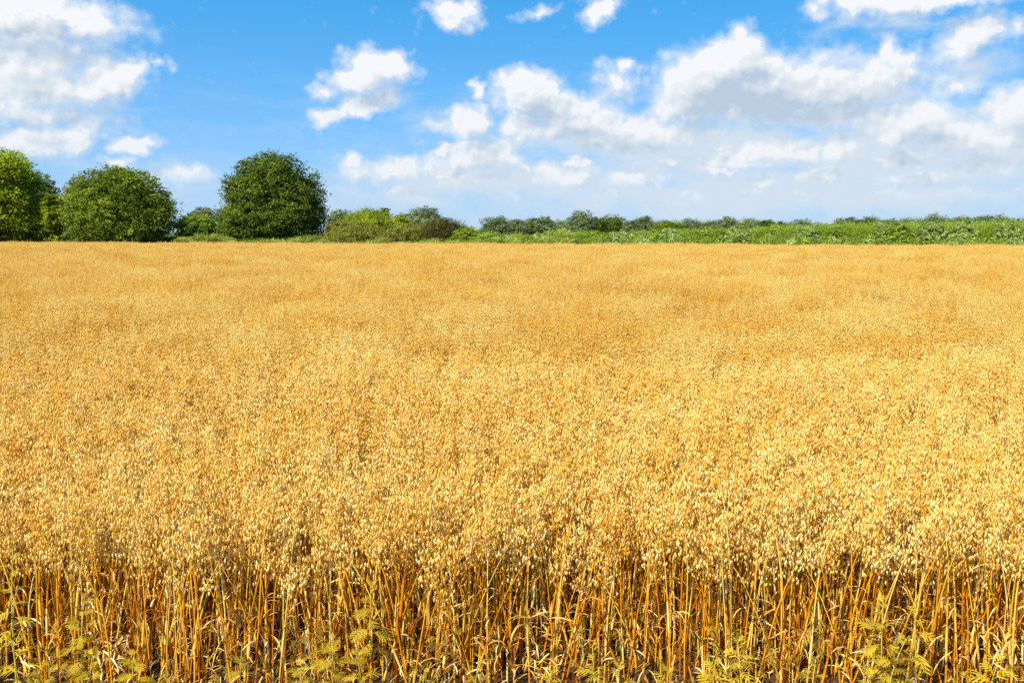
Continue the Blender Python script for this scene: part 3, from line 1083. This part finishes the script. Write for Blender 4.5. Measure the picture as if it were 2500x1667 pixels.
tree('round_tree', 534, 800, 375, 109, G_DARK, 'large round domed dark green tree standing alone against the sky', 'tree', NG, 57800, .25, 56, seed=9, dome=.35, base_w=.93, ragged=.06)
tree('leafy_shrub', 583, 704, 512, 108, G_DARK, 'lower dark green bush growing in front of the round tree', 'shrub', NG, 12750, .22, 20, seed=10)
tree('broadleaf_tree', 790, 880, 512, 240, G_GREY, 'hazy grey green far tree just right of the round tree', 'tree', NG, 6120, .40, 14, seed=11)
tree('broadleaf_tree', 850, 965, 513, 230, G_GREY, 'far tree behind the lime green bush', 'tree', NG, 6800, .42, 14, seed=12)
tree('broadleaf_tree', 920, 955, 507, 205, G_DARK, 'small dark tree top poking out over the lime green bush', 'tree', NG, 2550, .34, 7, seed=13)
tree('broadleaf_tree', 980, 1092, 507, 250, G_GREY, 'rounded silvery green far tree right of the lime green bush', 'tree', NG, 11900, .40, 20, seed=14, fill=.5)
tree('leafy_shrub', 795, 880, 540, 107, G_OLIVE, 'dull olive bush between the round tree and the lime green bush', 'shrub', NG, 8160, .18, 16, seed=15)
tree('leafy_shrub', 818, 985, 516, 110, G_LIME, 'bright lime green bush, the brightest bush behind the field', 'shrub', NG, 15300, .22, 26, seed=16)
tree('leafy_shrub', 952, 1008, 521, 109, G_LIME, 'small bright lime green bush at the right end of the larger lime bush', 'shrub', NG, 5440, .20, 12, seed=17)
tree('leafy_shrub', 810, 950, 549, 103, G_OLIVE, 'brownish olive bush below the bright lime green bush', 'shrub', NG, 12750, .15, 22, seed=18)
tree('leafy_shrub', 925, 1060, 547, 102, G_OLIVE, 'olive bush with dry twigs left of the red brown bush', 'shrub', NG, 11900, .15, 22, seed=19)
tree('leafy_shrub', 1032, 1146, 536, 101, G_BROWN, 'dark red brown bush standing left of the gap in the trees', 'shrub', NG, 13600, .15, 22, seed=20)
tree('leafy_shrub', 1100, 1182, 556, 99, G_MID, 'green bush right beside the red brown bush', 'shrub', NG, 7140, .17, 14, seed=21)
tree('leafy_shrub', 1155, 1228, 566, 98, G_FRESH, 'low bright green bush where the right hand hedge begins', 'shrub', NG, 5440, .17, 12, seed=22)

# distant tree line
FAR = [(1178, 1246, 529, 0, 'rounded grey green tree at the left end of the distant tree line'),
       (1236, 1288, 536, 0, 'second distant tree from the left end of the tree line'),
       (1282, 1322, 532, 1, 'third distant tree from the left end of the tree line'),
       (1312, 1352, 531, 0, 'fourth distant tree from the left end of the tree line'),
       (1346, 1404, 537, 0, 'low distant tree just left of the tallest distant tree'),
       (1392, 1446, 514, 0, 'tallest tree of the distant tree line, rounded and grey green'),
       (1436, 1474, 529, 1, 'darker distant tree leaning against the right side of the tallest one'),
       (1462, 1524, 525, 1, 'broad dark distant tree, second to the right of the tallest one'),
       (1524, 1560, 541, 0, 'small low distant tree right of the broad dark one'),
       (1550, 1594, 529, 0, 'distant tree with a pointed top standing a little apart'),
       (1598, 1668, 538, 2, 'wide low fresh green distant tree'),
       (1662, 1708, 534, 0, 'pale grey distant tree right of the wide low fresh green one'),
       (1704, 1766, 539, 1, 'low dark distant tree left of the thin crowned one'),
       (1756, 1798, 528, 0, 'distant tree with a thin open crown that shows the sky'),
       (1802, 1858, 533, 2, 'fresh green distant tree right of the thin crowned one'),
       (1858, 1884, 536, 1, 'narrow dark distant tree, left one of a small pair'),
       (1884, 1922, 541, 1, 'narrow dark distant tree, right one of a small pair'),
       (1934, 1978, 535, 0, 'grey distant tree at the middle of the right hand hedge'),
       (2036, 2070, 532, 0, 'pale distant tree beside a darker one above the right hand hedge'),
       (2062, 2096, 531, 1, 'dark round distant tree right of the pale one'),
       (2098, 2150, 529, 1, 'wider distant tree above the hedge, third from the pale one'),
       (2150, 2196, 534, 0, 'low distant tree left of the long flat distant tree'),
       (2186, 2262, 532, 2, 'long flat distant tree above the right hand hedge'),
       (2256, 2314, 523, 0, 'highest distant tree above the right part of the hedge'),
       (2318, 2372, 528, 2, 'distant tree right of the highest one above the hedge'),
       (2376, 2426, 526, 1, 'dark flat topped distant tree, third from the right border'),
       (2422, 2464, 526, 0, 'distant tree, second from the right border'),
       (2460, 2540, 532, 0, 'distant tree at the right border of the photo')]
for i, (a0, a1, tp, mk, lab) in enumerate(FAR):
    tree('distant_tree', a0 - 9, a1 + 9, tp, 300 + 45 * ((i * 7) % 5) / 5 + (90 if a0 > 1600 else 0), (G_GREY, G_DARK, G_MID)[mk], lab, 'tree', 'distant tree line beyond the field',
         4800, .42, 14, seed=40 + i, z_low=.04, dp=.8, fill=.2, dome=.5, base_w=.9)
# a lower wood closing the gaps, one mass
r = np.random.default_rng(90)
A_ = Acc()
for xp in np.arange(1200, 2620, 13):
    Y = r.uniform(405, 470)
    p_ = at(xp, HOR, Y)
    hh = CAM_Z + (HOR - (543 + r.normal(0, 3.5) - (6 if xp > 2050 else 0))) / F_PX * Y
    m_ = 260
    d = r.normal(0, 1, (m_, 3))
    d /= np.linalg.norm(d, axis=1, keepdims=True)
    Pp = np.array([p_.x, Y, hh * .55]) + d * np.array([3.6, 3.6, hh * .45]) * r.uniform(.6, 1, (m_, 1))
    leaf_quads(A_, Pp, d + r.normal(0, .5, d.shape), np.full(m_, .8), .45 + r.normal(0, .15, m_), r)
link('distant_wood', A_.mesh('distant_wood', G_GREY, False), kind='stuff', label='low grey green woodland closing the gaps behind the distant trees')

# hedge of rank weeds and shrubs on the right


def blade_bush(r, w, h, n, mat):
    """fan of long upright blades and plumes"""
    A_ = Acc()
    for j in range(n):
        a2 = r.uniform(0, 6.283)
        rr = r.uniform(0, .35) * w
        L = h * r.uniform(.55, 1.0)
        out_ = r.uniform(.05, .42) * w
        s_ = np.linspace(0, 1, 4)
        pts_ = np.stack([math.cos(a2) * (rr + out_ * s_ ** 1.6), math.sin(a2) * (rr + out_ * s_ ** 1.6), L * s_ - .1 * L * s_ ** 3], 1)
        side = r.normal(0, 1, 3)
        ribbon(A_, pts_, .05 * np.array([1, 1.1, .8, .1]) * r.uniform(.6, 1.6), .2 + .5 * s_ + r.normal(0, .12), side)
        if j % 3 == 0:
            q = pts_[1:].repeat(4, 0) + r.normal(0, .07, (12, 3))
            leaf_quads(A_, q, r.normal(0, 1, (12, 3)), np.full(12, .11), .5 + r.normal(0, .15, 12), r)
    return A_


def hedge_top(px):
    return float(np.interp(px, [1200, 1400, 1560, 1750, 1900, 2100, 2300, 2500, 2700], [572, 564, 559, 553, 547, 541, 537, 534, 530]))


HG = 'shrubs in the green hedge along the right side of the field'
r = np.random.default_rng(33)
PL = [(1428, 50, 6, 'upright spiky green shrub with the tallest tip in the left part of the hedge'),
      (1385, 46, 0, 'low upright green shrub left of the tall spiky one'),
      (1556, 44, 2, 'upright shrub with pale tips, second spiky one from the left of the hedge'),
      (1685, 48, 2, 'feathery green shrub before the pale grey distant tree'),
      (1760, 40, 0, 'small feathery shrub below the thin crowned distant tree'),
      (1925, 62, 5, 'dark upright shrub below the grey distant tree'),
      (1860, 44, 2, 'soft upright shrub left of the dark upright shrub'),
      (2022, 50, 4, 'feathery shrub below the pale distant tree'),
      (2082, 58, 4, 'broad fan shaped shrub right of the middle of the hedge'),
      (2120, 44, 1, 'dark narrow fan shrub beside the broad fan shaped one'),
      (2215, 46, 5, 'fan shrub standing tall before the long flat distant tree'),
      (2318, 44, 1, 'feathery shrub between two patches of pale leaves'),
      (2402, 56, 6, 'dark fan shaped shrub near the right border'),
      (2440, 48, 4, 'dark narrow shrub right of the fan shaped one near the right border'),
      (2492, 56, 6, 'dark spiky shrub at the right border')]
for i, (px, wpx, ex, lab) in enumerate(PL):
    x0 = at(px, HOR, 88).x
    Y = edge_y(x0) + 3.2
    c = at(px, HOR, Y)
    w = wpx / F_PX * Y
    top = CAM_Z + (HOR - hedge_top(px) + ex) / F_PX * Y
    gz = bank_z(c.x, Y) - .05
    root = link('upright_shrub', None, loc=(c.x, Y, gz), label=lab, cat='shrub', group=HG)
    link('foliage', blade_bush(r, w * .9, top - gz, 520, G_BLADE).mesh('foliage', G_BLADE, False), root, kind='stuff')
    T_ = Acc()
    for q in range(4):
        tube(T_, [(0, 0, 0), (r.normal(0, .1), r.normal(0, .1), .5), (r.normal(0, .3), r.normal(0, .3), 1.1)], [.03, .02, .01], 5, t=.4)
    link('stem', T_.mesh('stem', M_BARK), root)

k_ = 0
words_ = ['at the left start of the hedge', 'before the low distant tree', 'under the tallest distant tree', 'left of the second upright shrub', 'right of the second upright shrub',
          'under the wide low distant tree', 'right of the feathery shrub', 'under the fresh green distant tree', 'left of the dark upright shrub', 'right of the dark upright shrub',
          'left of the broad fan shaped shrub', 'right of the dark narrow fan shrub', 'left of the tall fan shrub', 'under the highest distant tree', 'between the two right hand fan shrubs',
          'near the right border, palest of all']
for i, px in enumerate([1262, 1322, 1452, 1515, 1600, 1640, 1722, 1805, 1888, 1968, 2048, 2160, 2190, 2275, 2350, 2465]):
    x0 = at(px, HOR, 88).x
    Y = edge_y(x0) + 2.6 + r.uniform(0, 1.2)
    c = at(px, HOR, Y)
    top = CAM_Z + (HOR - hedge_top(px) - r.uniform(2, 7)) / F_PX * Y
    gz = bank_z(c.x, Y) - .05
    root = link('leafy_hedge_shrub', None, loc=(c.x, Y, gz), label='pale leafy shrub of the right hand hedge ' + words_[i], cat='shrub', group=HG)
    A_, lb = crown(r, 2.9, top - gz, 2.4, 0, .14, 7500, 20, base_w=.95, fill=.35)
    link('foliage', A_.mesh('foliage', G_PALE if i % 2 or px > 2200 else G_FRESH, False), root, kind='stuff')
    T_ = Acc()
    for c_, R, _ in lb[:5]:
        tube(T_, [(0, 0, 0), c_ * .5, c_], [.035, .025, .01], 5, t=.4)
    link('stem', T_.mesh('stem', M_BARK), root)

# rank growth filling the hedge and the verge: far too many plants to count
fill_p = []
for i in range(5):
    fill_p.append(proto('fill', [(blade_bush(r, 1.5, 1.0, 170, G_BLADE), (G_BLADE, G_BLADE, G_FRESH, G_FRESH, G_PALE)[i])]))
for i in range(4):
    A_, lb = crown(r, 1.6, 1.0, 1.6, 0, .12, 2400, 9, base_w=.95, fill=.4)
    fill_p.append(proto('fill', [(A_, (G_PALE, G_FRESH, G_PALE, G_FRESH)[i])]))
pts, scl = [], []
for q in range(1500):
    px = rng.uniform(1195, 2680)
    x0 = at(px, HOR, 88).x
    dy = rng.uniform(2.0, 13)
    Y = edge_y(x0) + dy
    c = at(px, HOR, Y)
    top = CAM_Z + (HOR - hedge_top(px) - (4 + abs(rng.normal(0, 7)))) / F_PX * Y - bank_z(c.x, Y)
    top = min(top, .9 + .30 * dy + rng.normal(0, .15)) if dy < 6 else top
    pts.append((c.x, Y, bank_z(c.x, Y) - .05))
    ws = rng.uniform(.8, 1.3)
    scl.append((ws, ws, max(.5, top)))
n = len(pts)
instancer('hedge_undergrowth', pts, np.stack([np.zeros(n), np.zeros(n), rng.uniform(0, 6, n)], 1), scl, rng.integers(0, 9, n), fill_p,
          'dense green growth filling the hedge at the right behind the oats')

ver_p = []
for i in range(6):
    B_ = blade_bush(r, 1.1, 1.0, 230, G_GRASS)
    ver_p.append(proto('verge', [(B_, (G_GRASS, G_GRASS, G_OLIVE, G_FRESH, G_GRASS, G_OLIVE)[i])]))
n = 1700
x = rng.uniform(-85, 6, n)
y = edge_y(x) + 1.2 + rng.uniform(0, 1, n) ** 1.5 * 12
z = np.array([bank_z(a_, b_) for a_, b_ in zip(x, y)]) - .05
instancer('verge_grass', np.stack([x, y, z], 1), np.stack([np.zeros(n), np.zeros(n), rng.uniform(0, 6, n)], 1),
          np.stack([rng.uniform(.8, 1.3, n), rng.uniform(.8, 1.3, n), rng.uniform(.5, 1.0, n) * np.where(x / y > -.37, 1.55, .9) * (1 + .45 * vnoise(x * .5, y * .4, 71))], 1), rng.integers(0, 6, n), ver_p,
          'tall rough grass between the oat field and the trees')
